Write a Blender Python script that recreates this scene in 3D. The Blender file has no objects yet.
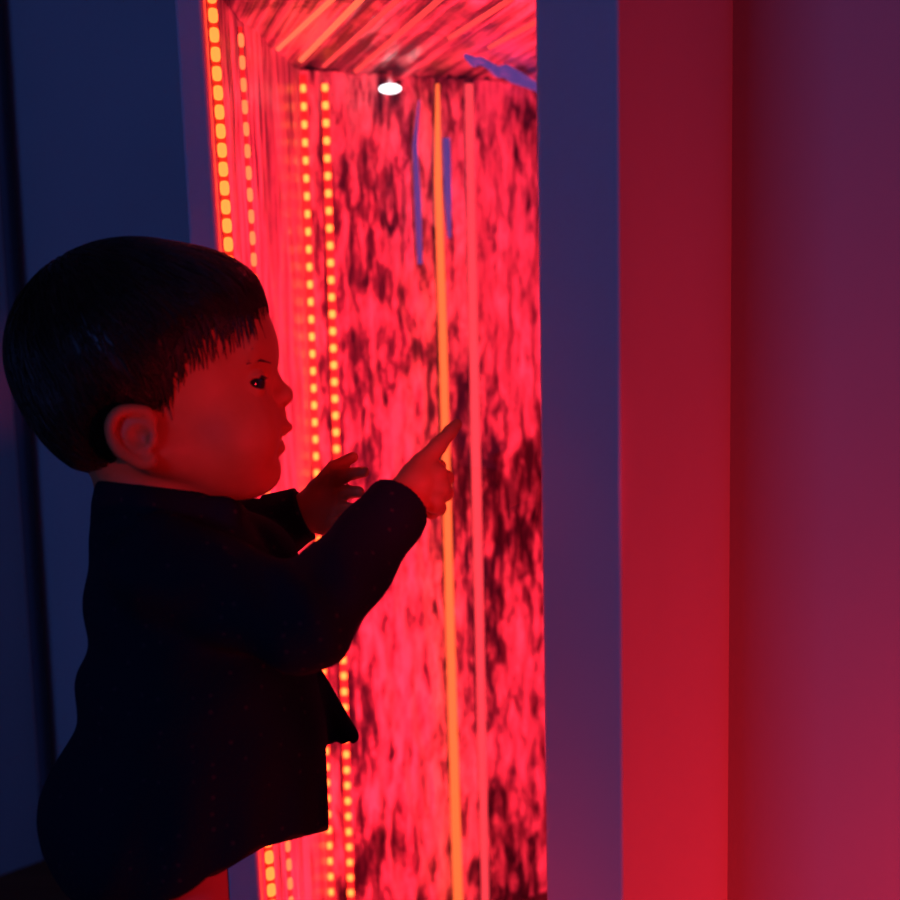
import bpy, math, random
import numpy as np
from mathutils import Vector, Matrix, noise
random.seed(7); rng = np.random.default_rng(7)
scene = bpy.context.scene
COL = scene.collection

# ------------------------------------------------------------------ camera
F = 1400.0
CAM = np.array([0.0, 0.0, 0.85])
pt_, rl_ = math.atan(F/9800.0), math.atan(220/9800.0)
fwd = np.array([0, math.cos(pt_), -math.sin(pt_)])
r0 = np.array([1.0, 0, 0]); u0 = np.array([0, math.sin(pt_), math.cos(pt_)])
rgt = math.cos(rl_)*r0 - math.sin(rl_)*u0
upv = math.cos(rl_)*u0 + math.sin(rl_)*r0
def at(px, py, d):
    return CAM + d*(fwd + (px-450)/F*rgt - (py-450)/F*upv)
def onz(px, py, z):
    v = fwd + (px-450)/F*rgt - (py-450)/F*upv
    return CAM + v*((z-CAM[2])/v[2])
def atY(px, py, Y):
    v = fwd + (px-450)/F*rgt - (py-450)/F*upv
    return CAM + v*((Y-CAM[1])/v[1])
def on_wall(px, py, P0, P1, off=0.0):
    # point where the view ray meets the vertical plane through plan points P0, P1 (off = towards the camera)
    v = fwd + (px-450)/F*rgt - (py-450)/F*upv
    n = np.array([P1[1]-P0[1], -(P1[0]-P0[0])]); n = n/np.linalg.norm(n)
    if n[1] > 0: n = -n
    t = (n @ (np.asarray(P0)-CAM[:2])+off)/(n @ v[:2])
    return CAM+v*t
def plan(px, d, py=450):
    p = at(px, py, d); return np.array([p[0], p[1]])
cd = bpy.data.cameras.new('camera'); cam = bpy.data.objects.new('camera', cd); COL.objects.link(cam)
cd.sensor_width = 36; cd.lens = 36*F/900; cd.clip_start = 0.01
M = Matrix.Identity(4)
for i in range(3):
    M[i][0], M[i][1], M[i][2], M[i][3] = rgt[i], upv[i], -fwd[i], CAM[i]
cam.matrix_world = M
cd.dof.use_dof = True; cd.dof.focus_distance = 0.98; cd.dof.aperture_fstop = 7.0
scene.camera = cam

# ------------------------------------------------------------------ helpers
def tag(o, label=None, cat=None, group=None, kind=None):
    if label: o['label'] = label; o['kind'] = 'thing'
    if cat: o['category'] = cat
    if group: o['group'] = group
    if kind: o['kind'] = kind
    return o
def empty(name, loc):
    o = bpy.data.objects.new(name, None); o.location = Vector(loc); o.empty_display_size = .05
    COL.objects.link(o); return o
def mesh(name, verts, faces, mat, parent=None, smooth=False, loc=None):
    me = bpy.data.meshes.new(name)
    V = np.asarray(verts, float)
    if loc is not None: V = V - np.asarray(loc)
    me.from_pydata([tuple(v) for v in V], [], [tuple(int(i) for i in f) for f in faces])
    me.materials.append(mat); me.update()
    if smooth: me.polygons.foreach_set('use_smooth', [True]*len(me.polygons))
    o = bpy.data.objects.new(name, me); COL.objects.link(o)
    if loc is not None: o.location = Vector(loc)
    if parent is not None:
        o.parent = parent; o.matrix_parent_inverse = Matrix.Translation(parent.location).inverted()
    return o
def bevel(o, w=.003, n=3):
    m = o.modifiers.new('bevel', 'BEVEL'); m.width = w; m.segments = n; m.limit_method = 'ANGLE'
    return o
def prism(name, poly, z0, z1, mat, parent=None):
    """vertical prism over a plan polygon (counter-clockwise)"""
    n = len(poly); area = sum(poly[i][0]*poly[(i+1) % n][1]-poly[(i+1) % n][0]*poly[i][1] for i in range(n))
    if area < 0: poly = poly[::-1]
    v = [(p[0], p[1], z0) for p in poly]+[(p[0], p[1], z1) for p in poly]
    f = [tuple(range(n))[::-1], tuple(range(n, 2*n))]+[(i, (i+1) % n, n+(i+1) % n, n+i) for i in range(n)]
    return mesh(name, v, f, mat, parent)
def hexa(name, b, t, mat, parent=None):
    v = list(b)+list(t)
    f = [(3, 2, 1, 0), (4, 5, 6, 7)]+[(i, (i+1) % 4, 4+(i+1) % 4, 4+i) for i in range(4)]
    return mesh(name, v, f, mat, parent)
def tube_mesh(name, pts, r, mat, parent=None, n=8, rr=None):
    pts = [np.asarray(p, float) for p in pts]; V = []; Fc = []
    for i, p in enumerate(pts):
        a = pts[min(i+1, len(pts)-1)]-pts[max(i-1, 0)]; a /= np.linalg.norm(a)
        h = np.array([1, 0, 0]) if abs(a[0]) < .8 else np.array([0, 1, 0])
        u = np.cross(a, h); u /= np.linalg.norm(u); w = np.cross(a, u)
        q = rr[i] if rr else r
        for k in range(n):
            t = 2*math.pi*k/n; V.append(p+q*(math.cos(t)*u+math.sin(t)*w))
    for i in range(len(pts)-1):
        for k in range(n):
            Fc.append((i*n+k, i*n+(k+1) % n, (i+1)*n+(k+1) % n, (i+1)*n+k))
    Fc.append(tuple(range(n))[::-1]); Fc.append(tuple(range((len(pts)-1)*n, len(pts)*n)))
    return mesh(name, V, Fc, mat, parent, True)

# ------------------------------------------------------------------ materials
def mat(name, color, rough=.6, spec=.3):
    m = bpy.data.materials.new(name); m.use_nodes = True
    b = m.node_tree.nodes['Principled BSDF']
    b.inputs['Base Color'].default_value = (*color, 1); b.inputs['Roughness'].default_value = rough
    b.inputs['Specular IOR Level'].default_value = spec
    return m, m.node_tree, b
def emis(name, color, strength):
    m, nt, b = mat(name, (0.2, .05, .03), .4)
    b.inputs['Emission Color'].default_value = (*color, 1); b.inputs['Emission Strength'].default_value = strength
    return m
def N(nt, t, **kw):
    n = nt.nodes.new(t)
    for k, v in kw.items(): setattr(n, k, v)
    return n
def ramp(nt, src, stops):
    r = N(nt, 'ShaderNodeValToRGB'); e = r.color_ramp.elements
    e[0].position, e[0].color = stops[0][0], (*stops[0][1], 1)
    e[1].position, e[1].color = stops[-1][0], (*stops[-1][1], 1)
    for p, c in stops[1:-1]:
        x = e.new(p); x.color = (*c, 1)
    nt.links.new(src, r.inputs[0]); return r.outputs[0]
def noise_n(nt, scale, detail=4, dist=0, rot=(0, 0, 0), base=1.0, rough=.55, loc=(0, 0, 0)):
    tc = N(nt, 'ShaderNodeTexCoord'); r = N(nt, 'ShaderNodeMapping', vector_type='TEXTURE')
    r.inputs['Rotation'].default_value = rot
    mp = N(nt, 'ShaderNodeMapping'); mp.inputs['Scale'].default_value = scale; mp.inputs['Location'].default_value = loc
    nt.links.new(tc.outputs['Object'], r.inputs[0]); nt.links.new(r.outputs[0], mp.inputs[0])
    n = N(nt, 'ShaderNodeTexNoise'); n.inputs['Scale'].default_value = base; n.inputs['Detail'].default_value = detail
    n.inputs['Distortion'].default_value = dist; n.inputs['Roughness'].default_value = rough
    nt.links.new(mp.outputs[0], n.inputs['Vector']); return n.outputs['Fac']
def mixc(nt, a, b, fac, mode='MIX'):
    m = N(nt, 'ShaderNodeMix', data_type='RGBA', blend_type=mode)
    for s, v in ((0, fac), (6, a), (7, b)):
        if hasattr(v, 'links'): nt.links.new(v, m.inputs[s])
        else: m.inputs[s].default_value = v if s == 0 else (*v, 1)
    return m.outputs[2]
def bump(nt, b, src, strength, dist):
    bp = N(nt, 'ShaderNodeBump'); bp.inputs['Strength'].default_value = strength; bp.inputs['Distance'].default_value = dist
    nt.links.new(src, bp.inputs['Height']); nt.links.new(bp.outputs[0], b.inputs['Normal'])

def wall_mat(name, c, var=.06):
    m, nt, b = mat(name, c, .75, .25)
    n = noise_n(nt, (3, 3, 2), 3)
    col = ramp(nt, n, [(.3, tuple(x*(1-var) for x in c)), (.7, tuple(min(1, x*(1+var)) for x in c))])
    nt.links.new(col, b.inputs['Base Color'])
    bump(nt, b, noise_n(nt, (350, 350, 350), 2), .08, .001)
    return m
m_wall = wall_mat('painted wall', (.62, .62, .64))
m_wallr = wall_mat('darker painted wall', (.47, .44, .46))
m_post = wall_mat('painted post', (.66, .64, .66))
m_frame = wall_mat('frame paint', (.62, .60, .66))
m_seam, _, _ = mat('dark trim', (.13, .12, .15), .6)
m_floor, nt, b = mat('dark floor', (.26, .06, .025), .6)
n = noise_n(nt, (3, 40, 3), 5, .5)
nt.links.new(ramp(nt, n, [(.3, (.22, .045, .018)), (.7, (.32, .075, .03))]), b.inputs['Base Color'])

def foam_mat(name, layers, stops, rot=(0, 0, 0), big=(6, 6, 4), bigamt=.9, bumpd=.006, thresh=(.36, .5)):
    m, nt, b = mat(name, (.8, .8, .8), .3, .5)
    acc = None; tot = sum(l[3] for l in layers)
    for i, (sc, det, dist, wgt) in enumerate(layers):
        n = noise_n(nt, sc, det, dist, rot, rough=.55, loc=(i*2.3, i*1.1, i*.7))
        mm = N(nt, 'ShaderNodeMath', operation='MULTIPLY_ADD'); mm.inputs[1].default_value = wgt/tot
        nt.links.new(n, mm.inputs[0])
        if acc is None: mm.inputs[2].default_value = 0
        else: nt.links.new(acc, mm.inputs[2])
        acc = mm.outputs[0]
    n2 = noise_n(nt, big, 3, .5, rot, loc=(3.1, 1.7, 0.4))
    # thin patches let the dark back show: the large noise shifts the foam threshold
    sh = N(nt, 'ShaderNodeMapRange'); sh.inputs[1].default_value = thresh[0]; sh.inputs[2].default_value = thresh[1]
    sh.inputs[3].default_value = -.16*bigamt; sh.inputs[4].default_value = .02
    nt.links.new(n2, sh.inputs[0])
    ad = N(nt, 'ShaderNodeMath', operation='ADD'); nt.links.new(acc, ad.inputs[0]); nt.links.new(sh.outputs[0], ad.inputs[1])
    nt.links.new(ramp(nt, ad.outputs[0], stops), b.inputs['Base Color'])
    bump(nt, b, acc, .8, bumpd)
    return m
m_foam = foam_mat('falling foamy water', [((72, 72, 21), 5, .5, 1.0), ((150, 150, 14), 3, .2, .4), ((230, 230, 70), 3, .4, .25)],
                  [(.37, (.03, .022, .05)), (.435, (.17, .12, .17)), (.485, (.5, .47, .5)), (.60, (.98, .98, .98))], bigamt=.62)
m_side = foam_mat('streaked water film', [((120, 70, 5), 4, .3, 1.0), ((40, 40, 14), 4, .5, .4)],
                  [(.38, (.10, .07, .12)), (.46, (.42, .38, .42)), (.58, (.95, .95, .95))], bigamt=.3)
vpa = math.atan2(450-113, F)      # direction of the ceiling streaks
m_top = foam_mat('rippled top sheet', [((85, 1.6, 20), 3, .15, 1.0), ((70, 12, 20), 4, .4, .35)],
                 [(.40, (.04, .03, .05)), (.47, (.33, .3, .33)), (.57, (.98, .98, .98))], rot=(0, 0, vpa), bigamt=.4, bumpd=.01)
m_led = emis('red led bead', (1, .115, .02), 6.5)
m_led_o = emis('orange led bead', (1, .082, .013), 6.0)
m_tape, _, _ = mat('led tape', (.75, .3, .22), .5)
m_dim = emis('dim bead', (1, .10, .03), 3.2)
m_rod_o = emis('orange glowing rod', (1, .14, .035), 1.5)
m_rod_p = emis('pink glowing rod', (1, .055, .08), 1.15)
m_refl_c = emis('ceiling reflection', (1, .13, .06), 1.5)
m_refl_d = emis('dim ceiling reflection', (1, .06, .06), 1.0)
m_white = emis('white glint', (.9, .97, 1), 3.0)
m_blue = emis('blue reflected glow', (.15, .075, .42), .62)  # glow standing in for blue room light mirrored by pane and lip
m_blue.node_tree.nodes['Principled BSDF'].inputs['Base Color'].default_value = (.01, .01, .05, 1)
m_metal, _, _ = mat('dull metal', (.4, .4, .42), .35, .5)
m_dark, _, _ = mat('dark lining', (.08, .06, .08), .5)

m_pane = bpy.data.materials.new('clear acrylic'); m_pane.use_nodes = True
nt = m_pane.node_tree; nt.nodes.clear()
out = N(nt, 'ShaderNodeOutputMaterial'); tr = N(nt, 'ShaderNodeBsdfTransparent'); gl = N(nt, 'ShaderNodeBsdfGlossy')
gl.inputs['Roughness'].default_value = .03; gl.inputs['Color'].default_value = (.9, .9, 1, 1)
tr.inputs['Color'].default_value = (.98, .98, .98, 1)
mx = N(nt, 'ShaderNodeMixShader'); mx.inputs[0].default_value = .045; nt.links.new(tr.outputs[0], mx.inputs[1]); nt.links.new(gl.outputs[0], mx.inputs[2])
nt.links.new(mx.outputs[0], out.inputs[0])

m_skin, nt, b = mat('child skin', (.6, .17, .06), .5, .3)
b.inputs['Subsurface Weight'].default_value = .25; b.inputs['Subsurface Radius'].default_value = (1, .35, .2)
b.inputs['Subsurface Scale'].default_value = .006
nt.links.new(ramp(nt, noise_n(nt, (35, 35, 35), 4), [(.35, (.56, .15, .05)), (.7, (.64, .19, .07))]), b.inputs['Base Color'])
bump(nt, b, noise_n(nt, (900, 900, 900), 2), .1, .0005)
m_hair, nt, b = mat('dark brown hair', (.035, .016, .009), .42, .35)
nt.links.new(ramp(nt, noise_n(nt, (60, 60, 60), 4), [(.3, (.022, .01, .006)), (.7, (.05, .022, .012))]), b.inputs['Base Color'])
m_jacket, nt, b = mat('dotted navy knit', (.012, .014, .028), .9, .08)
tc = N(nt, 'ShaderNodeTexCoord'); vo = N(nt, 'ShaderNodeTexVoronoi'); vo.inputs['Scale'].default_value = 110; vo.inputs['Randomness'].default_value = .35
nt.links.new(tc.outputs['Object'], vo.inputs['Vector'])
nt.links.new(ramp(nt, vo.outputs['Distance'], [(.0, (.05, .03, .035)), (.11, (.04, .022, .03)), (.17, (.010, .012, .022))]), b.inputs['Base Color'])
bump(nt, b, noise_n(nt, (420, 420, 420), 3), .35, .0015)
m_legging, _, _ = mat('leggings', (.5, .17, .14), .85, .1)
m_shoe, _, _ = mat('soft shoe', (.12, .1, .1), .7)
m_eye, _, b = mat('dark eye', (.02, .008, .005), .08, .6)

# ------------------------------------------------------------------ plan of the place
A = plan(541, .80); E = plan(620, .72); G = plan(732, .95)
B = plan(236, 1.12); C = plan(313.5, 1.60); D = plan(575, 1.80)
ZC = atY(300, 70, C[1])[2]
wd = np.array([1.0, -.2]); wd /= np.linalg.norm(wd)
W1 = G+wd*1.1
# room shell
def struct(o): o['kind'] = 'structure'; return o
struct(hexa('floor', [(-2.6, -2.4, -.1), (2.2, -2.4, -.1), (2.2, 2.2, -.1), (-2.6, 2.2, -.1)],
            [(-2.6, -2.4, 0), (2.2, -2.4, 0), (2.2, 2.2, 0), (-2.6, 2.2, 0)], m_floor))
YW = 1.93
corner = plan(34, 1.90)
struct(prism('wall_back', [(corner[0]-.02, YW-.0), (.5, YW), (.5, YW+.1), (corner[0]-.02, YW+.1)], 0, 2.4, m_wall))
cl = np.array([-1.9, .55])
nrm = np.array([corner[0]-cl[0], YW-cl[1]]); nrm /= np.linalg.norm(nrm); nn = np.array([-nrm[1], nrm[0]])*.1
struct(prism('wall_left', [cl, (corner[0]-.03, YW-.03), np.array([corner[0]-.03, YW-.03])+nn, cl+nn], 0, 2.4, m_wall))
sx = corner[0]-.028
struct(bevel(prism('trim_1', [(sx, YW-.034), (sx+.012, YW-.034), (sx+.012, YW), (sx, YW)], 0, 2.4, m_seam)))
nw = np.array([-wd[1], wd[0]])*.1
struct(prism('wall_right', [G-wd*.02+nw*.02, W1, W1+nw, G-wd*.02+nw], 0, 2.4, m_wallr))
# corner post: painted face beside the pane, red-lit return towards the right wall
struct(bevel(prism('trim_2', [A, E, G+np.array([0, .004]), G+np.array([.0, .10]), A+np.array([.012, .10])], 0, 2.4, m_post), .004, 3))

# ------------------------------------------------------------------ water wall (tank)
root = empty('water_wall', (B[0]+.15, B[1]+.1, 0))
tag(root, 'tall water wall with clear pane and foaming water glowing red', 'water wall')
def grid_panel(name, P0, U, Vv, nu, nv, amp, fr, matl):
    P0, U, Vv = map(np.asarray, (P0, U, Vv)); nrm = np.cross(U, Vv); nrm = nrm/np.linalg.norm(nrm)
    lu, lv = np.linalg.norm(U), np.linalg.norm(Vv); V = []; Fc = []
    for j in range(nv+1):
        for i in range(nu+1):
            a, c = i/nu, j/nv
            q = Vector((a*lu*fr[0], c*lv*fr[1], 1.3))
            h = noise.fractal(q, .9, 2.1, 5)
            edge = min(1, 8*min(a, 1-a))
            V.append(P0+U*a+Vv*c+nrm*amp*h*edge)
    for j in range(nv):
        for i in range(nu):
            k = j*(nu+1)+i; Fc.append((k, k+1, k+nu+2, k+nu+1))
    return mesh(name, V, Fc, matl, root, True)
h3 = lambda p, z: np.array([p[0], p[1], z])
grid_panel('water_sheet', h3(C, .004), h3(D, .004)-h3(C, .004), (0, 0, ZC-.004), 110, 260, .006, (55, 14), m_foam)
# left side film: runs from the leaning front frame to the inner corner
Bt = atY(203, 0, B[1]); Bb = atY(262, 900, B[1])
tdir = (Bt-Bb)/(Bt[2]-Bb[2])
Bz = lambda z: Bb+tdir*(z-Bb[2])
V = []; Fc = []; nu, nv = 60, 160
for j in range(nv+1):
    z = .004+(ZC+.02-.004)*j/nv
    for i in range(nu+1):
        a = i/nu; p = Bz(z)*(1-a)+h3(C, z)*a; p[2] = z; p[0] -= .007*(1-a)
        hh = noise.fractal(Vector((a*22, z*5, 4.2)), .9, 2.1, 4)*min(1, 8*min(a, 1-a))
        V.append(p+np.array([.004*hh, 0, 0]))
for j in range(nv):
    for i in range(nu):
        k = j*(nu+1)+i; Fc.append((k, k+1, k+nu+2, k+nu+1))
mesh('side_film', V, Fc, m_side, root, True)
# top sheet
FL = h3((B[0]-.1, 1.0), ZC); FR = h3((.25, 1.0), ZC)
V = []; Fc = []; nu, nv = 120, 110
ca, sa = math.cos(vpa), math.sin(vpa)
for j in range(nv+1):
    for i in range(nu+1):
        a, c = i/nu, j/nv
        xl = Bz(ZC)[0]+.002; f0 = np.array([xl+(.24-xl)*a, B[1]+.036, ZC+.012]); b0 = h3(C+(D-C)*a*1.08-(D-C)*.04, ZC)
        p = f0*(1-c)+b0*c
        acr = p[0]*ca+p[1]*sa; alo = -p[0]*sa+p[1]*ca
        hh = noise.fractal(Vector((acr*60, alo*1.6, 2.7)), .9, 2.1, 4)
        V.append(p+np.array([0, 0, .006*hh]))
for j in range(nv):
    for i in range(nu):
        k = j*(nu+1)+i; Fc.append((k, k+nu+1, k+nu+2, k+1))
mesh('top_sheet', V, Fc, m_top, root, True)
# lining behind the right-hand post, out of sight of the camera, closes the tank
lin = [A+np.array([.03, .11]), D+np.array([.02, 0]), D+np.array([.05, .0]), A+np.array([.05, .11])]
prism('side_lining', lin, 0, ZC+.02, m_dark, root)
# back board
prism('back_board', [C+np.array([-.01, .03]), D+np.array([.03, .03]), D+np.array([.03, .05]), C+np.array([-.01, .05])], 0, 1.9, m_dark, root)
# left frame post (leans slightly as in the photograph)
def lean(px0, px1, d):
    t = [at(px0[0], 0, d), at(px0[1], 900, d)]
    return t
def zpt(top, bot, z):
    k = (z-bot[2])/(top[2]-bot[2]); p = bot+(top-bot)*k; return p
Lt, Lb = atY(174, 0, B[1]), atY(229, 900, B[1])
Rt, Rb = atY(202, 0, B[1]), atY(260.5, 900, B[1])
bq = []
for z in (0, 1.9):
    l, r = zpt(Lt, Lb, z), zpt(Rt, Rb, z)
    bq.append([l, r, r+np.array([-.004, .10, 0]), l+np.array([0, .10, 0])])
bevel(hexa('frame_post', bq[0], bq[1], m_frame, root), .003)
# backing of the side film
bq = []
for z in (0, 1.9):
    p, c = Bz(z).copy(), h3(C, z); p[2] = z
    p = p+np.array([-.014, .10, 0]); c = c+np.array([-.012, .03, 0])
    bq.append([p+np.array([-.012, 0, 0]), p, c, c+np.array([-.012, 0, 0])])
hexa('side_board', bq[0], bq[1], m_dark, root)
# front pane, from the left post to the right post
Ap = A+np.array([.002, .012])
nrm = np.array([-(Ap[1]-Bb[1]), Ap[0]-Bb[0]]); nrm /= np.linalg.norm(nrm)
if nrm[1] < 0: nrm = -nrm
bq = []
for z in (.02, ZC+.03):
    l = Bz(z).copy(); l[2] = z; l = l+np.array([.002, .006, 0]); r = h3(Ap, z); t = h3(nrm*.006, 0)
    bq.append([l, r, r+t, l+t])
hexa('pane', bq[0], bq[1], m_pane, root)
def pane_depth_xy(x):
    l = Bb; k = (x-l[0])/(Ap[0]-l[0]); return l[1]+.006+(Ap[1]-l[1]-.006)*k
# header above the pane closes the tank
hl = zpt(Rt, Rb, ZC+.03)
bevel(prism('header', [hl[:2]+np.array([0, .0]), A+np.array([.002, .008]), A+np.array([.04, .10]), D+np.array([.03, .05]), C+np.array([-.02, .05]), hl[:2]+np.array([-.004, .10])], ZC+.03, 1.9, m_frame, root), .003)
# water trough at the foot
prism('trough', [Bb[:2]+np.array([.004, .02]), A+np.array([.0, .03]), A+np.array([.02, .12]), D, C, Bb[:2]+np.array([.004, .12])], 0, .006, m_dark, root)
# lip that the water spills over, its blue glint drawn as a glowing tube
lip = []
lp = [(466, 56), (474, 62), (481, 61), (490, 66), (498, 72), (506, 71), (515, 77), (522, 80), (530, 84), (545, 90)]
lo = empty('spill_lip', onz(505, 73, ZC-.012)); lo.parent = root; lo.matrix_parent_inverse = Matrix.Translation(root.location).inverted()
tube_mesh('blue_glint', [onz(x, y, ZC-.012) for x, y in lp], .004, m_blue, lo, 8,
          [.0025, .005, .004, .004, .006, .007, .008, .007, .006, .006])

# ------------------------------------------------------------------ LED strips
def bead_row(name, P, Q, pitch, size, matl, label, n0, face, z_skip=None, tapew=.008):
    P, Q = np.asarray(P), np.asarray(Q)
    P = zpt(Q, P, max(P[2], .014)); Q = zpt(Q, P, min(Q[2], ZC+.018 if P[1] < B[1]+.06 else ZC-.008)); L = np.linalg.norm(Q-P); d = (Q-P)/L
    face = np.asarray(face, float); face -= d*face.dot(d); face /= np.linalg.norm(face); s = np.cross(d, face)
    r = empty(name, P); tag(r, label, 'led strip', 'LED strips of the water wall')
    bb = [P-s*tapew/2, P+s*tapew/2, P+s*tapew/2+face*.0012, P-s*tapew/2+face*.0012]
    hexa('tape', bb, [x+d*L for x in bb], m_tape, r)
    base = None; k = 0; t = pitch*.5
    hx, hy, hz = size
    v = []; f = []; ns, nr = 12, 4
    for j in range(nr):
        e = (1, .92, .62, .2)[j]; g = (0, .5, .85, 1)[j]
        for i in range(ns):
            t_ = 2*math.pi*i/ns; ce, se = math.cos(t_), math.sin(t_)
            ce, se = math.copysign(abs(ce)**.6, ce), math.copysign(abs(se)**.6, se)
            v.append(s*hx*ce*e+d*hz*se*e+face*2*hy*g)
    for j in range(nr-1):
        for i in range(ns): f.append((j*ns+i, j*ns+(i+1) % ns, (j+1)*ns+(i+1) % ns, (j+1)*ns+i))
    f.append(tuple(range((nr-1)*ns, nr*ns)))
    me = bpy.data.meshes.new('led'); me.from_pydata([tuple(x) for x in v], [], f); me.materials.append(matl)
    while t < L:
        c = P+d*t+face*.0012
        o = bpy.data.objects.new('led', me); COL.objects.link(o); o.parent = r; o.location = Vector(c-P)
        t += pitch; k += 1
    return r
def bz(px, py, d): return at(px, py, d)
face_l = (0.5, -1, 0)
bead_row('bead_row', atY(273.5, 930, B[1]+.026), atY(208.8, -40, B[1]+.026), .0148, (.0039, .0016, .0059), m_led_o,
          'LED strip of fat yellow beads down the outer left frame edge', 0, (.5, -1, 0))
bead_row('bead_row', atY(292, 930, B[1]+.12), atY(235.5, -40, B[1]+.12), .0185, (.0028, .001, .006), m_dim,
          'faint orange bead line just inside the left frame edge', 0, (.8, -1, 0), tapew=.004)  # fainter second row of beads beside the outer strip
bead_row('bead_row', on_wall(332.5, 930, C, D, .024), on_wall(302.5, 68, C, D, .024), .0192, (.003, .0012, .0043), m_led,
          'LED strip of bright yellow beads in the inner corner of the water wall', 0, (.1, -1, 0))
bead_row('bead_row', on_wall(352, 930, C, D, .010), on_wall(325, 84, C, D, .010), .0192, (.0036, .0012, .0043), m_led,
          'line of yellow beads on the water sheet beside the corner', 0, (0, -1, 0))  # second row of beads beside the corner strip
def rod(name, pts, r, m, label, cat, group=None, rr=None):
    pts[0] = zpt(pts[1], pts[0], max(pts[0][2], .014)); o = tube_mesh(name, pts, r, m, None, 10, rr)
    tag(o, label, cat, group); return o
rod('light_rod', [on_wall(459, 930, C, D, .020), on_wall(452, 690, C, D, .020), on_wall(446, 460, C, D, .020), on_wall(442, 300, C, D, .020), on_wall(438, 180, C, D, .020), on_wall(437.5, 84, C, D, .020)], .004, m_rod_o,
    'orange glowing vertical rod behind the pointing finger', 'light rod', None, [.0062, .0056, .0050, .0048, .0046, .0022])
rod('light_rod', [on_wall(486, 930, C, D, .020), on_wall(481, 690, C, D, .020), on_wall(476, 460, C, D, .020), on_wall(471, 200, C, D, .020), on_wall(469, 84, C, D, .020)], .004, m_rod_p,
    'pink glowing vertical rod just past the fingertip', 'light rod', None, [.0048, .0054, .0060, .0048, .0052])
rod('blue_reflection', [on_wall(420, 264, C, D, .020), on_wall(418, 200, C, D, .020), on_wall(415, 146, C, D, .020), on_wall(419, 100, C, D, .020)], .003, m_blue,  # blue reflections in the pane, built as thin glowing tubes
    'longer thin blue reflection streak left of the orange rod', 'pane reflection', None, [.003, .004, .0028, .001])
rod('blue_reflection', [on_wall(449.5, 238, C, D, .020), on_wall(448, 195, C, D, .020), on_wall(446.5, 138, C, D, .020)], .004, m_blue,
    'short blue reflection streak between the orange and pink rods', 'pane reflection', None, [.002, .0045, .0045])
cls = [((301, 60), (368, -8), m_refl_c, .0026, 'brightest slanting reflected streak on the tank ceiling, meeting the corner strip'),
       ((278, 49), (338, -6), m_refl_c, .0022, 'slanting reflected streak on the tank ceiling nearest the left frame'),
       ((324, 66), (400, -2), m_refl_d, .0022, 'slanting reflected streak on the tank ceiling rising from the second bead row'),
       ((356, 71), (446, -6), m_refl_d, .0026, 'long slanting reflected streak on the tank ceiling behind the white glint'),
       ((450, 38), (522, -8), m_refl_d, .0024, 'slanting reflected streak on the tank ceiling above the pink rod'),
       ((490, 47), (540, 20), m_refl_d, .0024, 'lowest slanting reflected streak on the tank ceiling, next to the post')]
for p, q, m, r, lab in cls:  # strip light mirrored on the ceiling, built as thin glowing tubes
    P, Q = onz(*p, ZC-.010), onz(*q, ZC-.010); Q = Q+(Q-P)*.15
    tag(tube_mesh('ceiling_reflection', [P, (P+Q)/2, Q], r, m), lab, 'reflected streak', 'reflected streaks on the tank ceiling')
# white glint under the tank ceiling: a reflected lamp built as a glowing bead
lp = on_wall(390, 86, C, D, .05); wl = empty('lamp_glint', lp); tag(wl, 'small white glint reflected under the tank ceiling', 'reflection')
v = []; f = []; n = 14
def ell(name, c, rx, ry, rz, m, parent):
    V = []; Fc = []; nu, nv = 18, 10
    for j in range(nv+1):
        th = math.pi*j/nv
        for i in range(nu):
            ph = 2*math.pi*i/nu
            V.append(np.asarray(c)+np.array([rx*math.sin(th)*math.cos(ph), ry*math.sin(th)*math.sin(ph), rz*math.cos(th)]))
    for j in range(nv):
        for i in range(nu): Fc.append((j*nu+i, (j+1)*nu+i, (j+1)*nu+(i+1) % nu, j*nu+(i+1) % nu))
    return mesh(name, V, Fc, m, parent, True)
ell('lens', lp+np.array([0, 0, -.003]), .0125, .006, .0055, m_white, wl)  # glowing bead shaped as the reflected highlight
tube_mesh('added_stem', [lp+np.array([0, .004, .001]), np.array([lp[0], lp[1]+.004, ZC-.002])], .003, m_metal, wl)  # metal stem added to hold the glint bead

# ------------------------------------------------------------------ implicit modelling
PX = .85/F
Bas = np.array([rgt, fwd, upv])            # local axes: right, depth, up
def P3(px, py, dy=0.0): return at(px, py, .85+dy*PX)
def round_cone(a, b, ra, rb):
    a, b = np.asarray(a, float), np.asarray(b, float); ba = b-a; l2 = ba.dot(ba)
    def fn(P):
        t = np.clip(((P-a) @ ba)/l2, 0, 1); q = P-a-t[..., None]*ba
        return np.sqrt((q*q).sum(-1))-(ra+(rb-ra)*t)
    r = max(ra, rb); return fn, np.minimum(a, b)-r, np.maximum(a, b)+r
def ellip(c, rad, ang=0.0):
    c = np.asarray(c, float); rad = np.asarray(rad, float); a = math.radians(ang)
    # ang turns the long axis in the picture plane, counter-clockwise
    Rm = np.array([math.cos(a)*Bas[0]+math.sin(a)*Bas[2], Bas[1], -math.sin(a)*Bas[0]+math.cos(a)*Bas[2]])
    def fn(P):
        q = ((P-c).astype(np.float32) @ Rm.T.astype(np.float32))
        k0 = np.sqrt(((q/rad)**2).sum(-1)); k1 = np.sqrt(((q/rad**2)**2).sum(-1))+1e-9
        return k0*(k0-1)/k1
    m = rad.max(); return fn, c-m, c+m
def S(px, py, dy, r): return ellip(P3(px, py, dy), (r*PX,)*3)
def El(px, py, dy, rx, ry, rz, ang=0): return ellip(P3(px, py, dy), (rx*PX, ry*PX, rz*PX), ang)
def Cap(p, q, ra, rb): return round_cone(P3(*p), P3(*q), ra*PX, rb*PX)
def smin(a, b, k):
    h = np.clip(.5+.5*(b-a)/k, 0, 1); return b*(1-h)+a*h-k*h*(1-h)
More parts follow.
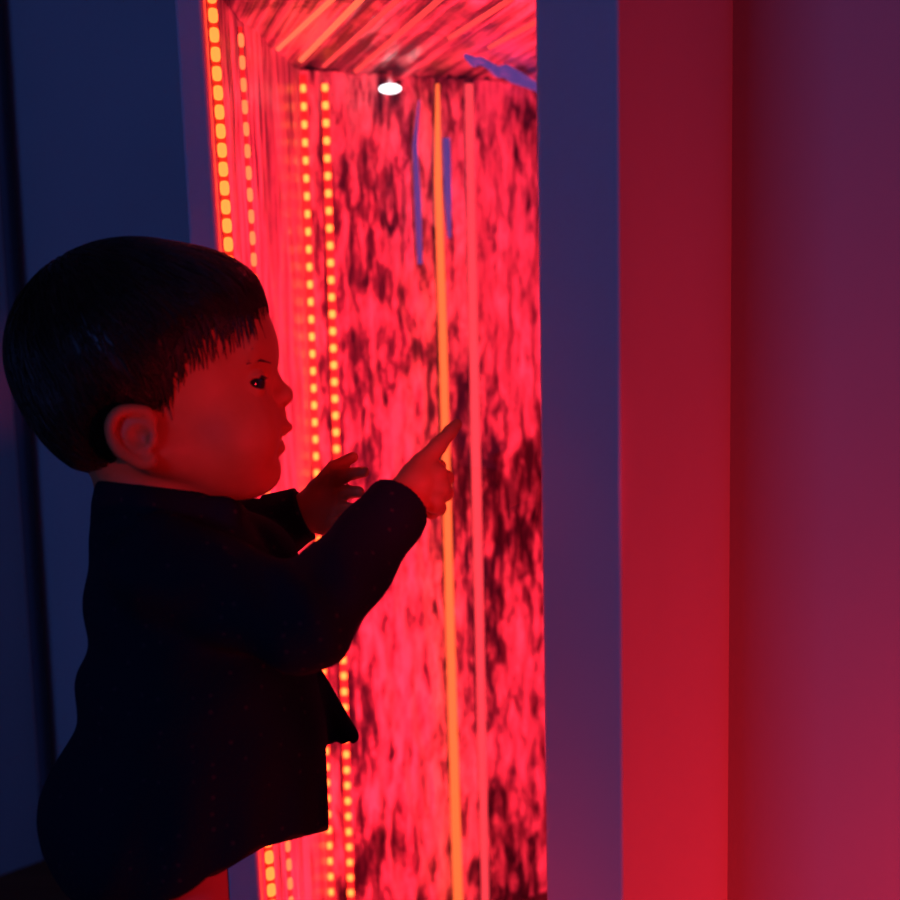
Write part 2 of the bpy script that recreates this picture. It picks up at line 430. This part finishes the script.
def eval_at(prims, P):
    D = np.full(P.shape[:-1], .05)
    for (fn, lo, hi), k, op in prims:
        d = fn(P); D = smin(D, d, k*PX) if op == '+' else -smin(-D, d, k*PX)
    return D
class Field:
    def __init__(s, lo, hi, h):
        s.lo = np.asarray(lo, float); s.h = h
        s.n = np.ceil((np.asarray(hi)-s.lo)/h).astype(int)+1
        s.D = np.full(tuple(s.n), .05, np.float32)
        s.ax = [s.lo[i]+h*np.arange(s.n[i]) for i in range(3)]
    def sub(s, lo, hi):
        i0 = np.clip(np.floor((lo-s.lo)/s.h).astype(int), 0, s.n-1); i1 = np.clip(np.ceil((hi-s.lo)/s.h).astype(int)+1, 0, s.n)
        return tuple(slice(a, b) for a, b in zip(i0, i1))
    def pts(s, sl):
        g = np.meshgrid(*[s.ax[i][sl[i]] for i in range(3)], indexing='ij'); return np.stack(g, -1).astype(np.float32)
    def add(s, prims, grow=0.0):
        for (fn, lo, hi), k, op in prims:
            m = k*PX*1.1+.006+abs(grow); sl = s.sub(lo-m, hi+m)
            if any(x.stop <= x.start for x in sl): continue
            d = fn(s.pts(sl))-grow; cur = s.D[sl]
            s.D[sl] = smin(cur, d, max(k, .5)*PX) if op == '+' else -smin(-cur, d, max(k, .5)*PX)
    def net(s):
        D = s.D; ins = D < 0; nx, ny, nz = D.shape
        cnt = np.zeros((nx-1, ny-1, nz-1), np.uint8)
        for i in (0, 1):
            for j in (0, 1):
                for k in (0, 1): cnt += ins[i:nx-1+i, j:ny-1+j, k:nz-1+k]
        act = (cnt > 0) & (cnt < 8); I = np.argwhere(act); idx = np.full(act.shape, -1, np.int32); idx[act] = np.arange(len(I))
        acc = np.zeros((len(I), 3)); num = np.zeros(len(I))
        cs = [(i, j, k) for i in (0, 1) for j in (0, 1) for k in (0, 1)]
        val = {c: D[I[:, 0]+c[0], I[:, 1]+c[1], I[:, 2]+c[2]].astype(float) for c in cs}
        for c in cs:
            for a in range(3):
                if c[a] == 0:
                    e = list(c); e[a] = 1; e = tuple(e); u, w = val[c], val[e]; x = (u < 0) != (w < 0)
                    t = np.where(x, u/np.where(x, u-w, 1), 0)
                    p = np.tile(np.array(c, float), (len(I), 1)); p[:, a] += t
                    acc += p*x[:, None]; num += x
        V = s.lo+s.h*(I+acc/num[:, None]); Q = []
        for a in range(3):
            b, c = (a+1) % 3, (a+2) % 3
            sl0 = [slice(1, -1)]*3; sl0[a] = slice(0, -1); sl1 = [slice(1, -1)]*3; sl1[a] = slice(1, None)
            s0, s1 = ins[tuple(sl0)], ins[tuple(sl1)]
            for flip in (False, True):
                E_ = np.argwhere((s0 & ~s1) if not flip else (~s0 & s1))
                if not len(E_): continue
                o = np.zeros(3, int); o[b] = 1; o[c] = 1; base = E_+o
                def ix(db, dc):
                    q = base.copy(); q[:, b] -= db; q[:, c] -= dc; return idx[q[:, 0], q[:, 1], q[:, 2]]
                qd = np.stack([ix(1, 1), ix(0, 1), ix(0, 0), ix(1, 0)], 1)
                Q.append(qd[:, ::-1] if flip else qd)
        return V, np.concatenate(Q)
def build(name, V, Q, m, parent):
    me = bpy.data.meshes.new(name); loc = np.array(parent.location) if parent else np.zeros(3)
    V = V-loc
    me.vertices.add(len(V)); me.vertices.foreach_set('co', V.astype(np.float32).ravel())
    me.loops.add(Q.size); me.loops.foreach_set('vertex_index', Q.astype(np.int32).ravel())
    me.polygons.add(len(Q)); me.polygons.foreach_set('loop_start', np.arange(0, Q.size, 4, dtype=np.int32))
    me.update(calc_edges=True); me.validate()
    me.polygons.foreach_set('use_smooth', [True]*len(me.polygons)); me.materials.append(m)
    o = bpy.data.objects.new(name, me); COL.objects.link(o); o.parent = parent
    return o

# ------------------------------------------------------------------ the child
mid = plan(165, .85)
child = empty('person', (mid[0], mid[1], 0))
tag(child, 'toddler with short dark hair in dotted navy jacket pointing at red water', 'person')

cran = [(El(139, 354, 0, 122, 106, 107, -4), 10, '+'),
        (El(205, 338, 0, 66, 84, 74), 26, '+'),
        (El(118, 415, 0, 68, 84, 56, -28), 26, '+')]
face = [(El(204, 410, 0, 72, 76, 76), 22, '+'),
        (El(258, 352, 0, 17, 62, 24), 16, '+'),
        (El(240, 440, -34, 36, 36, 38), 28, '+'), (El(240, 440, 34, 36, 36, 38), 28, '+'),
        (Cap((158, 448, -66), (244, 472, -20), 26, 22), 20, '+'), (Cap((158, 448, 66), (244, 472, 20), 26, 22), 20, '+'),
        (El(256, 471, 0, 25, 30, 24), 12, '+'),
        (El(215, 474, 0, 42, 44, 26), 18, '+'),
        (El(268, 428, 0, 17, 32, 24), 10, '+'),
        (Cap((266, 372, 0), (281, 393, 0), 8, 9.5), 8, '+'),
        (S(283, 396, 0, 10), 5, '+'), (S(275, 400, -9, 8), 4, '+'), (S(275, 400, 9, 8), 4, '+'),
        (El(276, 415, 0, 10, 16, 10), 6, '+'), (El(281, 428, 0, 12, 19, 7, 8), 5, '+'), (El(276, 448, 0, 9.5, 16, 7), 5, '+'),
        (Cap((291, 438, -12), (291, 438, 12), 4.5, 4.5), 3, '-'),
        (Cap((281, 437.5, -19), (281, 437.5, 19), 2.5, 2.5), 3, '-')]
ears = []
for s in (-1, 1):
    face += [(El(263, 381, s*40, 13, 17, 11), 9, '-'),
             (S(252, 383, s*39, 15), 4, '+'),
             (El(264, 383.5, s*47, 14, 14, 5.2, -4), 1.5, '-'),
             (Cap((277, 404, s*5), (283, 405, s*5), 2, 2), 1.5, '-')]
    hx = [(152, 424, 96), (147, 413, 101), (133, 410, 106), (119, 412, 110), (111, 423, 112), (112, 437, 111), (118, 449, 110), (130, 458, 106), (143, 464, 101), (153, 461, 97)]
    ears += [(El(133, 436, s*101, 22, 6, 25, -38), 6, '+')]
    hx = [tuple(np.array(hx[max(i-1, 0)])*q0+np.array(hx[i])*q1+np.array(hx[min(i+1, len(hx)-1)])*q2+np.array(hx[min(i+2, len(hx)-1)])*q3)
          for i in range(len(hx)-1) for t in (0, .33, .67)
          for q0, q1, q2, q3 in [(-.5*t**3+t*t-.5*t, 1.5*t**3-2.5*t*t+1, -1.5*t**3+2*t*t+.5*t, .5*t**3-.5*t*t)]]
    for a, c in zip(hx[:-1], hx[1:]):
        ears.append((Cap((a[0], a[1], s*a[2]), (c[0], c[1], s*c[2]), 5, 5), 3, '+'))
    ears += [(El(140, 437, s*109, 12, 9, 11, -40), 4, '-'), (El(127, 424, s*112, 5, 5, 13, -45), 3, '-'),
             (El(153, 440, s*99, 5, 6, 7), 3, '+'), (El(149, 460, s*98, 8, 6, 8), 4, '+')]
neck = [(Cap((148, 470, 0), (162, 545, 0), 54, 62), 20, '+')]
torso = [(El(185, 590, 0, 78, 112, 80), 20, '+'), (El(190, 690, 0, 95, 115, 110), 20, '+'), (El(152, 805, 0, 80, 114, 75), 20, '+')]
# near (right) arm and pointing hand
armR = [(Cap((165, 570, -105), (303, 622, -128), 36, 30), 14, '+'), (Cap((303, 622, -128), (402, 502, -12), 30, 21), 8, '+')]
handR = [(Cap((400, 504, -12), (418, 482, -4), 20, 21), 8, '+'),
         (El(424, 484, 2, 23, 15, 25, 40), 8, '+'),
         (S(424, 466, -2, 13), 6, '+'), (S(437, 474, -6, 11), 5, '+'), (S(440, 488, -6, 11), 5, '+'), (S(435, 503, -5, 10), 5, '+'),
         # index finger
         (Cap((422, 464, -2), (438, 446, 5), 10.5, 8.8), 5, '+'), (Cap((438, 446, 5), (450, 432, 11), 8.6, 7.0), 3, '+'), (Cap((450, 432, 11), (457, 424, 15), 7.0, 5.4), 3, '+'),
         # middle, ring, little fingers folded
         (Cap((436, 476, -4), (446, 478, 10), 9, 8.3), 4, '+'), (Cap((446, 478, 10), (440, 484, 24), 8, 7), 2, '+'), (Cap((440, 484, 24), (428, 486, 22), 7, 6), 2, '+'),
         (Cap((438, 490, -4), (446, 493, 10), 8.8, 8.2), 3, '+'), (Cap((446, 493, 10), (439, 499, 23), 7.8, 6.8), 2, '+'), (Cap((439, 499, 23), (427, 498, 21), 6.8, 6), 2, '+'),
         (Cap((433, 505, -4), (439, 508, 8), 8, 7.6), 3, '+'), (Cap((439, 508, 8), (432, 513, 20), 7.2, 6.4), 2, '+'), (Cap((432, 513, 20), (422, 508, 18), 6.4, 5.6), 2, '+'),
         # thumb along the far side
         (Cap((408, 484, 12), (424, 470, 24), 10, 9), 6, '+'), (Cap((424, 470, 24), (440, 466, 25), 8.6, 6.6), 3, '+')]
# far (left) arm and open hand, fingers spread and bent
fy = 122
armL = [(Cap((175, 560, 105), (232, 560, 128), 34, 29), 14, '+'), (Cap((232, 560, 128), (306, 512, fy), 28, 20), 8, '+')]
handL = [(Cap((304, 513, fy), (318, 506, fy), 19, 21), 8, '+'),
         (El(322, 507, fy-2, 21, 12, 31, 8), 8, '+'),
         (Cap((318, 488, fy-4), (334, 468, fy-8), 10, 8.4), 5, '+'), (Cap((334, 468, fy-8), (353, 457, fy-14), 8, 6), 2, '+'),
         (Cap((328, 484, fy), (346, 475, fy-10), 8.4, 7.6), 4, '+'), (Cap((346, 475, fy-10), (364, 472, fy-22), 7.4, 6), 2, '+'),
         (Cap((332, 499, fy), (348, 492, fy-12), 8.4, 7.6), 4, '+'), (Cap((348, 492, fy-12), (359, 492, fy-26), 7.4, 6.2), 2, '+'),
         (Cap((331, 513, fy), (343, 508, fy-14), 8, 7.2), 4, '+'), (Cap((343, 508, fy-14), (350, 508, fy-26), 7, 6), 2, '+'),
         (Cap((326, 526, fy), (335, 522, fy-13), 7, 6), 4, '+'), (Cap((335, 522, fy-13), (337, 523, fy-25), 5.8, 5), 2, '+')]
legs = []; shoes = []
for s in (-1, 1):
    hip = P3(166, 855, s*58); kn = np.array([hip[0]+.012, hip[1], .245]); an = np.array([hip[0]-.006, hip[1], .06])
    legs += [(round_cone(hip, kn, 52*PX, 37*PX), 14, '+'), (round_cone(kn, an, 37*PX, 26*PX), 12, '+')]
    f0 = an+np.array([-.004, 0, -.03]); f1 = an+np.array([.062, -s*0+ s*.004, -.037])
    legs += [(round_cone(f0, f1, .024, .019), 10, '+')]
    shoes.append((f0, f1, an))
skin = cran+face+ears+neck+torso+armR+handR+armL+handL+legs
lo = np.array([P3(0, 0)[0]-.01, .71, .0]); hi = np.array([P3(470, 0)[0]+.005, 1.0, .88])
fb = Field(lo, hi, .0013); fb.add(skin)
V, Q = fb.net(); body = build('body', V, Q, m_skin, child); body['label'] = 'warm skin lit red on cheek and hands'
del fb
for s in (-1, 1):
    c = P3(252, 383, s*38.5); e = ell('eye', c, 13.4*PX, 13.4*PX, 13.4*PX, m_eye, child)

# hair: cap that thins out at the hairline, with strands on it
poly = np.array([(284, 290), (268, 304), (250, 314), (225, 322), (203, 334), (184, 352), (172, 380), (163, 412), (150, 415), (118, 418), (112, 440), (116, 458), (108, 476), (98, 484), (60, 520), (-80, 420), (-80, 100), (330, 100), (330, 300)], float)
def proj(Pw):
    q = Pw-CAM; dd = q @ fwd; return 450+F*(q @ rgt)/dd, 450-F*(q @ upv)/dd
def sd_poly(x, y):
    d = np.full(x.shape, 1e9); inside = np.zeros(x.shape, bool); n = len(poly)
    for i in range(n):
        a, b2 = poly[i], poly[(i+1) % n]; e = b2-a
        t = np.clip(((x-a[0])*e[0]+(y-a[1])*e[1])/(e @ e), 0, 1)
        d = np.minimum(d, np.hypot(x-a[0]-t*e[0], y-a[1]-t*e[1]))
        c = ((a[1] > y) != (b2[1] > y)); inside ^= c & (x < e[0]*(y-a[1])/(e[1] if e[1] else 1e-9)+a[0])
    return np.where(inside, d, -d)
lo = P3(-8, 500, -135); hi = P3(300, 215, 135); lo, hi = np.minimum(lo, hi), np.maximum(lo, hi)
fh = Field(lo, hi, .0016); fh.add(cran)
sl = tuple(slice(0, k) for k in fh.n)
G3 = fh.pts(sl).astype(float); pxx, pyy = proj(G3)
fh.D = (fh.D-np.clip(sd_poly(pxx, pyy)*.24, -4, 7)*PX).astype(np.float32)
V, Q = fh.net()
def scalp(P):
    x, y = proj(P); return eval_at(cran, P)-np.clip(sd_poly(x, y)*.24, -4, 7)*PX
def grad(P, e=.0008):
    g = np.stack([scalp(P+np.eye(3)[i]*e)-scalp(P-np.eye(3)[i]*e) for i in range(3)], -1)
    return g/(np.linalg.norm(g, axis=-1, keepdims=True)+1e-9)
# strands flow away from the crown
nS = 4200
cen = P3(138, 352, 0); dirs = rng.normal(size=(nS*2, 3)); dirs /= np.linalg.norm(dirs, axis=1)[:, None]
Pp = cen+dirs*130*PX
for _ in range(6):
    Pp = Pp-grad(Pp)*scalp(Pp)[:, None]
x, y = proj(Pp); ok = sd_poly(x, y) > 3; Pp = Pp[ok][:nS]
crown = P3(62, 268, -10)
steps = 9; path = [Pp.copy()]; cur = Pp.copy()
seglen = rng.uniform(4.0, 7.5, len(cur))*PX
jit = rng.normal(size=cur.shape)*.22
for k in range(steps):
    nrm_ = grad(cur); v = cur-crown; v = v/(np.linalg.norm(v, axis=1)[:, None]+1e-6)
    fl = v+np.array([.25, 0, -.45])+jit
    fl = fl-nrm_*(fl*nrm_).sum(1)[:, None]; fl /= np.linalg.norm(fl, axis=1)[:, None]+1e-6
    cur = cur+fl*seglen[:, None]
    dist = scalp(cur); lift = (1.2+1.3*math.sin(k/steps*3))*PX
    cur = cur-grad(cur)*(dist-lift)[:, None]*.8
    path.append(cur.copy())
Vs = [V]; Qs = [Q]; off = len(V)
rad = np.linspace(1.0, .25, len(path))
PA = np.stack(path, 1)
sx_, sy_ = proj(PA); 
for si in range(len(PA)):
    # a strand may pass the hairline only a little way
    sdv = sd_poly(sx_[si], sy_[si]); lim = 16 if sx_[si][-1] > 190 else 6
    bad = np.where(sdv < -lim*random.random()**1.5)[0]; n_ = bad[0] if len(bad) else len(path)
    if n_ < 4: continue
    pts = PA[si][:n_]; t_ = np.gradient(pts, axis=0); t_ /= np.linalg.norm(t_, axis=1)[:, None]+1e-9
    u = np.cross(t_, pts-cen); u /= np.linalg.norm(u, axis=1)[:, None]+1e-9; w = np.cross(t_, u)
    rr = (np.linspace(1, .2, n_)*.9*PX)[:, None]
    ring = [pts+u*rr, pts-u*rr*.6+w*rr*.7, pts-u*rr*.6-w*rr*.7]
    Vk = np.stack(ring, 1).reshape(-1, 3); q = []
    for i in range(n_-1):
        for k in range(3):
            q.append((off+i*3+k, off+i*3+(k+1) % 3, off+(i+1)*3+(k+1) % 3, off+(i+1)*3+k))
    Vs.append(Vk); Qs.append(np.array(q)); off += len(Vk)
# fringe locks over the forehead
def lock(p0, p1, p2, r):
    global off
    a, b2, c = map(np.asarray, (p0, p1, p2)); n_ = 12
    t = np.linspace(0, 1, n_)[:, None]; pts = a*(1-t)**2+2*b2*t*(1-t)+c*t*t
    tt = np.gradient(pts, axis=0); tt /= np.linalg.norm(tt, axis=1)[:, None]
    u = np.cross(tt, fwd); u /= np.linalg.norm(u, axis=1)[:, None]; w = np.cross(tt, u)
    rr = ((1-np.linspace(0, 1, n_)**2)*r+.25)[:, None]*PX
    ring = [pts+u*rr*math.cos(q_)+w*rr*.5*math.sin(q_) for q_ in np.arange(6)*math.pi/3]
    Vk = np.stack(ring, 1).reshape(-1, 3); q = []
    for i in range(n_-1):
        for k in range(6): q.append((off+i*6+k, off+i*6+(k+1) % 6, off+(i+1)*6+(k+1) % 6, off+(i+1)*6+k))
    Vs.append(Vk); Qs.append(np.array(q)); off += len(Vk)
def onskin(px, py, side=-1):
    # first hit of the head seen from the camera
    d = np.linspace(.70, .90, 500); p = np.stack([at(px, py, q) for q in d]); v = eval_at(cran+face, p)
    h = np.where(v < 0)[0]; return p[h[0]] if len(h) else at(px, py, .85)
locks = [((236, 290), (247, 318), (249, 362), 2.6), ((244, 292), (252, 322), (252, 350), 1.6), ((228, 298), (238, 326), (241, 348), 1.5)]
for _ in range(150):
    t = random.random(); bx_, by_ = (np.interp(t, [0, .25, .5, .75, 1], [262, 244, 215, 188, 166]), np.interp(t, [0, .25, .5, .75, 1], [296, 310, 326, 346, 392]))
    ln = random.uniform(10, 38)*(1 if t > .1 else .6); dr = random.gauss(.22, .14)-.35*t
    locks.append(((bx_-6, by_-10), (bx_+dr*ln*.5+1, by_+ln*.45), (bx_+dr*ln, by_+ln), random.uniform(.25, .7)))
for (a, b2, c, r) in locks:
    lock(onskin(*a)-fwd*.0035, onskin(*b2)-fwd*.0025, onskin(*c)-fwd*.0006, r)
hair = build('hair', np.concatenate(Vs), np.concatenate(Qs), m_hair, child); hair['label'] = 'short dark brown hair with a wispy fringe'

# lashes
for s_ in (-1, 1):
    tube_mesh('eyelash', [P3(253, 377.5, s_*52), P3(262, 376.5, s_*47), P3(268, 378.5, s_*41)], .0008, m_hair, child, 6, [.0003, .0009, .0003])
    tube_mesh('eyebrow', [P3(246, 364, s_*60), P3(260, 360, s_*50), P3(271, 363, s_*34)], .001, m_hair, child, 6, [.0003, .0009, .0004])
# jacket
jk = [(El(186, 590, 0, 96, 128, 92), 10, '+'), (El(198, 690, 0, 116, 138, 120), 26, '+'), (El(205, 745, 0, 122, 140, 105), 20, '+'),
      (El(188, 812, 0, 147, 142, 112), 22, '+'),
      (Cap((165, 568, -100), (300, 622, -126), 52, 44), 16, '+'), (Cap((305, 622, -126), (397, 508, -16), 46, 34), 12, '+'),
      (Cap((180, 562, 100), (235, 540, 126), 46, 40), 16, '+'), (Cap((235, 542, 126), (300, 516, fy), 41, 32), 12, '+'), (El(240, 560, 50, 62, 70, 48), 16, '+'),
      (Cap((158, 500, 0), (168, 565, 0), 64, 76), 16, '+'),
      # collar
      (Cap((150, 508, -58), (225, 512, -40), 17, 15), 10, '+'), (Cap((150, 508, 58), (225, 512, 40), 17, 15), 10, '+'),
      (Cap((114, 503, -34), (150, 508, -60), 18, 17), 10, '+'), (Cap((114, 503, 34), (150, 508, 60), 18, 17), 10, '+'),
      (Cap((112, 503, -40), (112, 503, 40), 19, 19), 12, '+'), (Cap((225, 514, -40), (225, 514, 40), 14, 14), 10, '+'),
      # front corner flap standing away from the belly
      (Cap((314, 676, 30), (350, 736, 55), 11, 9.5), 6, '+'), (Cap((312, 690, 30), (325, 734, 50), 16, 9), 6, '+'), (Cap((325, 736, 50), (348, 738, 55), 9, 8), 4, '+')]
lo = np.array([P3(20, 0)[0]-.005, .70, P3(0, 960)[2]]); hi = np.array([P3(440, 0)[0], 1.0, P3(0, 470)[2]])
fj = Field(lo, hi, .0018); fj.add(jk)
sl = tuple(slice(0, k) for k in fj.n); G3 = fj.pts(sl).astype(float); xx, yy = proj(G3)
# folds: gentle ridges around sleeves and back
w1 = np.sin((xx*.9-yy*.55)*.115+2*np.sin(G3[..., 1]*45))*np.exp(-((xx-330)/95)**2)*np.exp(-((yy-590)/80)**2)
w2 = np.sin(yy*.085+np.sin(xx*.03)*1.5+G3[..., 1]*30)*np.clip((300-xx)/160, 0, 1)*np.clip((790-yy)/120, 0, 1)
w3 = np.sin(xx*.09+yy*.02+G3[..., 1]*60)*np.clip((yy-720)/120, 0, 1)
fj.D -= ((w1*3.0+w2*2.6+w3*1.8)*PX).astype(np.float32)
# hem: slanted, higher in front; cuffs; flap bottom; neck hole
hem = np.where(xx > 264, 828+(330-xx)*.26, 845+(264-xx)*.60)+2*np.sin(xx*.13+G3[..., 1]*80)
fj.D = np.maximum(fj.D, ((yy-hem)*PX).astype(np.float32))
flap = np.where(xx > 329+.5*0, yy-(744+3*np.sin(xx*.5)), -1e3)
flap = np.where((xx > 327) & (yy > 700), flap, -1e3)
fj.D = np.maximum(fj.D, (flap*PX).astype(np.float32))
frontcut = np.where((yy > 744), xx-(326+(yy-745)*.04), -1e3); fj.D = np.maximum(fj.D, (frontcut*PX).astype(np.float32))
ntop = np.where(yy < 530, (480+(xx-95)*.115)-yy, -1e3); ntop = np.where((xx < 262), ntop, -1e3)
fj.D = np.maximum(fj.D, (ntop*PX).astype(np.float32))
def cuff_cut(p, q, over):
    a, b2 = P3(*p), P3(*q); d = b2-a; d /= np.linalg.norm(d); near = np.linalg.norm(G3-b2, axis=-1) < .05
    c = np.where(near, (G3-b2) @ d-over*PX, -1); return c
fj.D = np.maximum(fj.D, cuff_cut((303, 620, -126), (396, 507, -16), 4).astype(np.float32))
fj.D = np.maximum(fj.D, cuff_cut((235, 540, 126), (300, 514, fy), 5).astype(np.float32))
V, Q = fj.net(); jacket = build('jacket', V, Q, m_jacket, child); jacket['label'] = 'dark navy jacket with tiny scattered dots'
del fj, G3, xx, yy, w1, w2, w3
# leggings and shoes
lo = np.array([P3(60, 0)[0], .71, .04]); hi = np.array([P3(300, 0)[0], 1.0, P3(0, 800)[2]])
fl_ = Field(lo, hi, .0025); fl_.add([(El(150, 815, 0, 84, 118, 75), 10, '+')]+legs, grow=.003)
sl = tuple(slice(0, k) for k in fl_.n); zz = fl_.pts(sl)[..., 2]; fl_.D = np.maximum(fl_.D, np.maximum(.06-zz, zz-(P3(0, 815)[2])))
V, Q = fl_.net(); build('leggings', V, Q, m_legging, child)
for f0, f1, an in shoes:
    fs = Field(np.minimum(f0, f1)-.05, np.maximum(f0, f1)+.05, .002)
    fs.add([(round_cone(f0, f1, .029, .024), 10, '+'), (round_cone(f0+np.array([0, 0, .02]), an+np.array([0, 0, .012]), .026, .022), 12, '+')])
    z_ = fs.pts(tuple(slice(0, k) for k in fs.n))[..., 2]; fs.D = np.maximum(fs.D, .001-z_)
    V, Q = fs.net(); build('shoe', V, Q, m_shoe, child)

# ------------------------------------------------------------------ light
def area(name, loc, target, size, size_y, color, power, spread=None):
    l = bpy.data.lights.new(name, 'AREA'); l.shape = 'RECTANGLE'; l.size = size; l.size_y = size_y; l.color = color; l.energy = power
    if spread: l.spread = math.radians(spread)
    o = bpy.data.objects.new(name, l); COL.objects.link(o); o.location = Vector(loc)
    o.rotation_euler = (Vector(target)-Vector(loc)).to_track_quat('-Z', 'Y').to_euler(); return o
RED = (1, .014, .04)
TANK = (1, .017, .040)
# unseen fill lights added in the tank: behind the right post, at the foot
area('tank_fill_side', (A[0]+.034, B[1]+.035, .62), (-.05, 1.62, .62), .05, 1.15, TANK, 10)
area('tank_fill_foot', (.0, 1.25, .05), (.0, 1.6, .6), .22, .05, TANK, 2.6)
# blue room light, behind the camera on the left
area('blue_room_lamp', (-1.45, -1.75, 1.6), (0, 1.1, .75), .6, .6, (.09, .235, 1.0), 11.5)
# red floor lamp on the right of the post
area('red_floor_lamp', (.66, .53, .17), (.2, .9, .5), .12, .12, (1, .014, .022), 3.5)
area('red_bounce_fill', (-.28, .50, .06), (.07, .77, .28), .14, .14, (1, .012, .02), .28, 70)  # unseen low light added for red bounce on the post
def spot(name, loc, target, deg, color, power, blend=.5, size=.03):
    l = bpy.data.lights.new(name, 'SPOT'); l.spot_size = math.radians(deg); l.spot_blend = blend; l.color = color; l.energy = power; l.shadow_soft_size = size
    o = bpy.data.objects.new(name, l); COL.objects.link(o); o.location = Vector(loc)
    o.rotation_euler = (Vector(target)-Vector(loc)).to_track_quat('-Z', 'Y').to_euler(); return o
spot('red_face_fill', (.42, .14, .72), P3(283, 432, -30), 15.5, RED, 15, 1.0)  # unseen spot added to redden the front of the face
spot('red_hand_fill', (.22, .25, .74), P3(392, 488, 30), 11, RED, 8, .6)  # unseen narrow spot added to redden both hands
w = bpy.data.worlds.new('world'); scene.world = w; w.use_nodes = True
w.node_tree.nodes['Background'].inputs[0].default_value = (.42, .24, 1, 1); w.node_tree.nodes['Background'].inputs[1].default_value = .018
scene.view_settings.view_transform = 'Standard'; scene.view_settings.look = 'None'
scene.view_settings.exposure = 0; scene.view_settings.gamma = 1; scene.view_settings.use_curve_mapping = False
scene.cycles.use_denoising = True
scene.cycles.max_bounces = 8; scene.cycles.transparent_max_bounces = 12
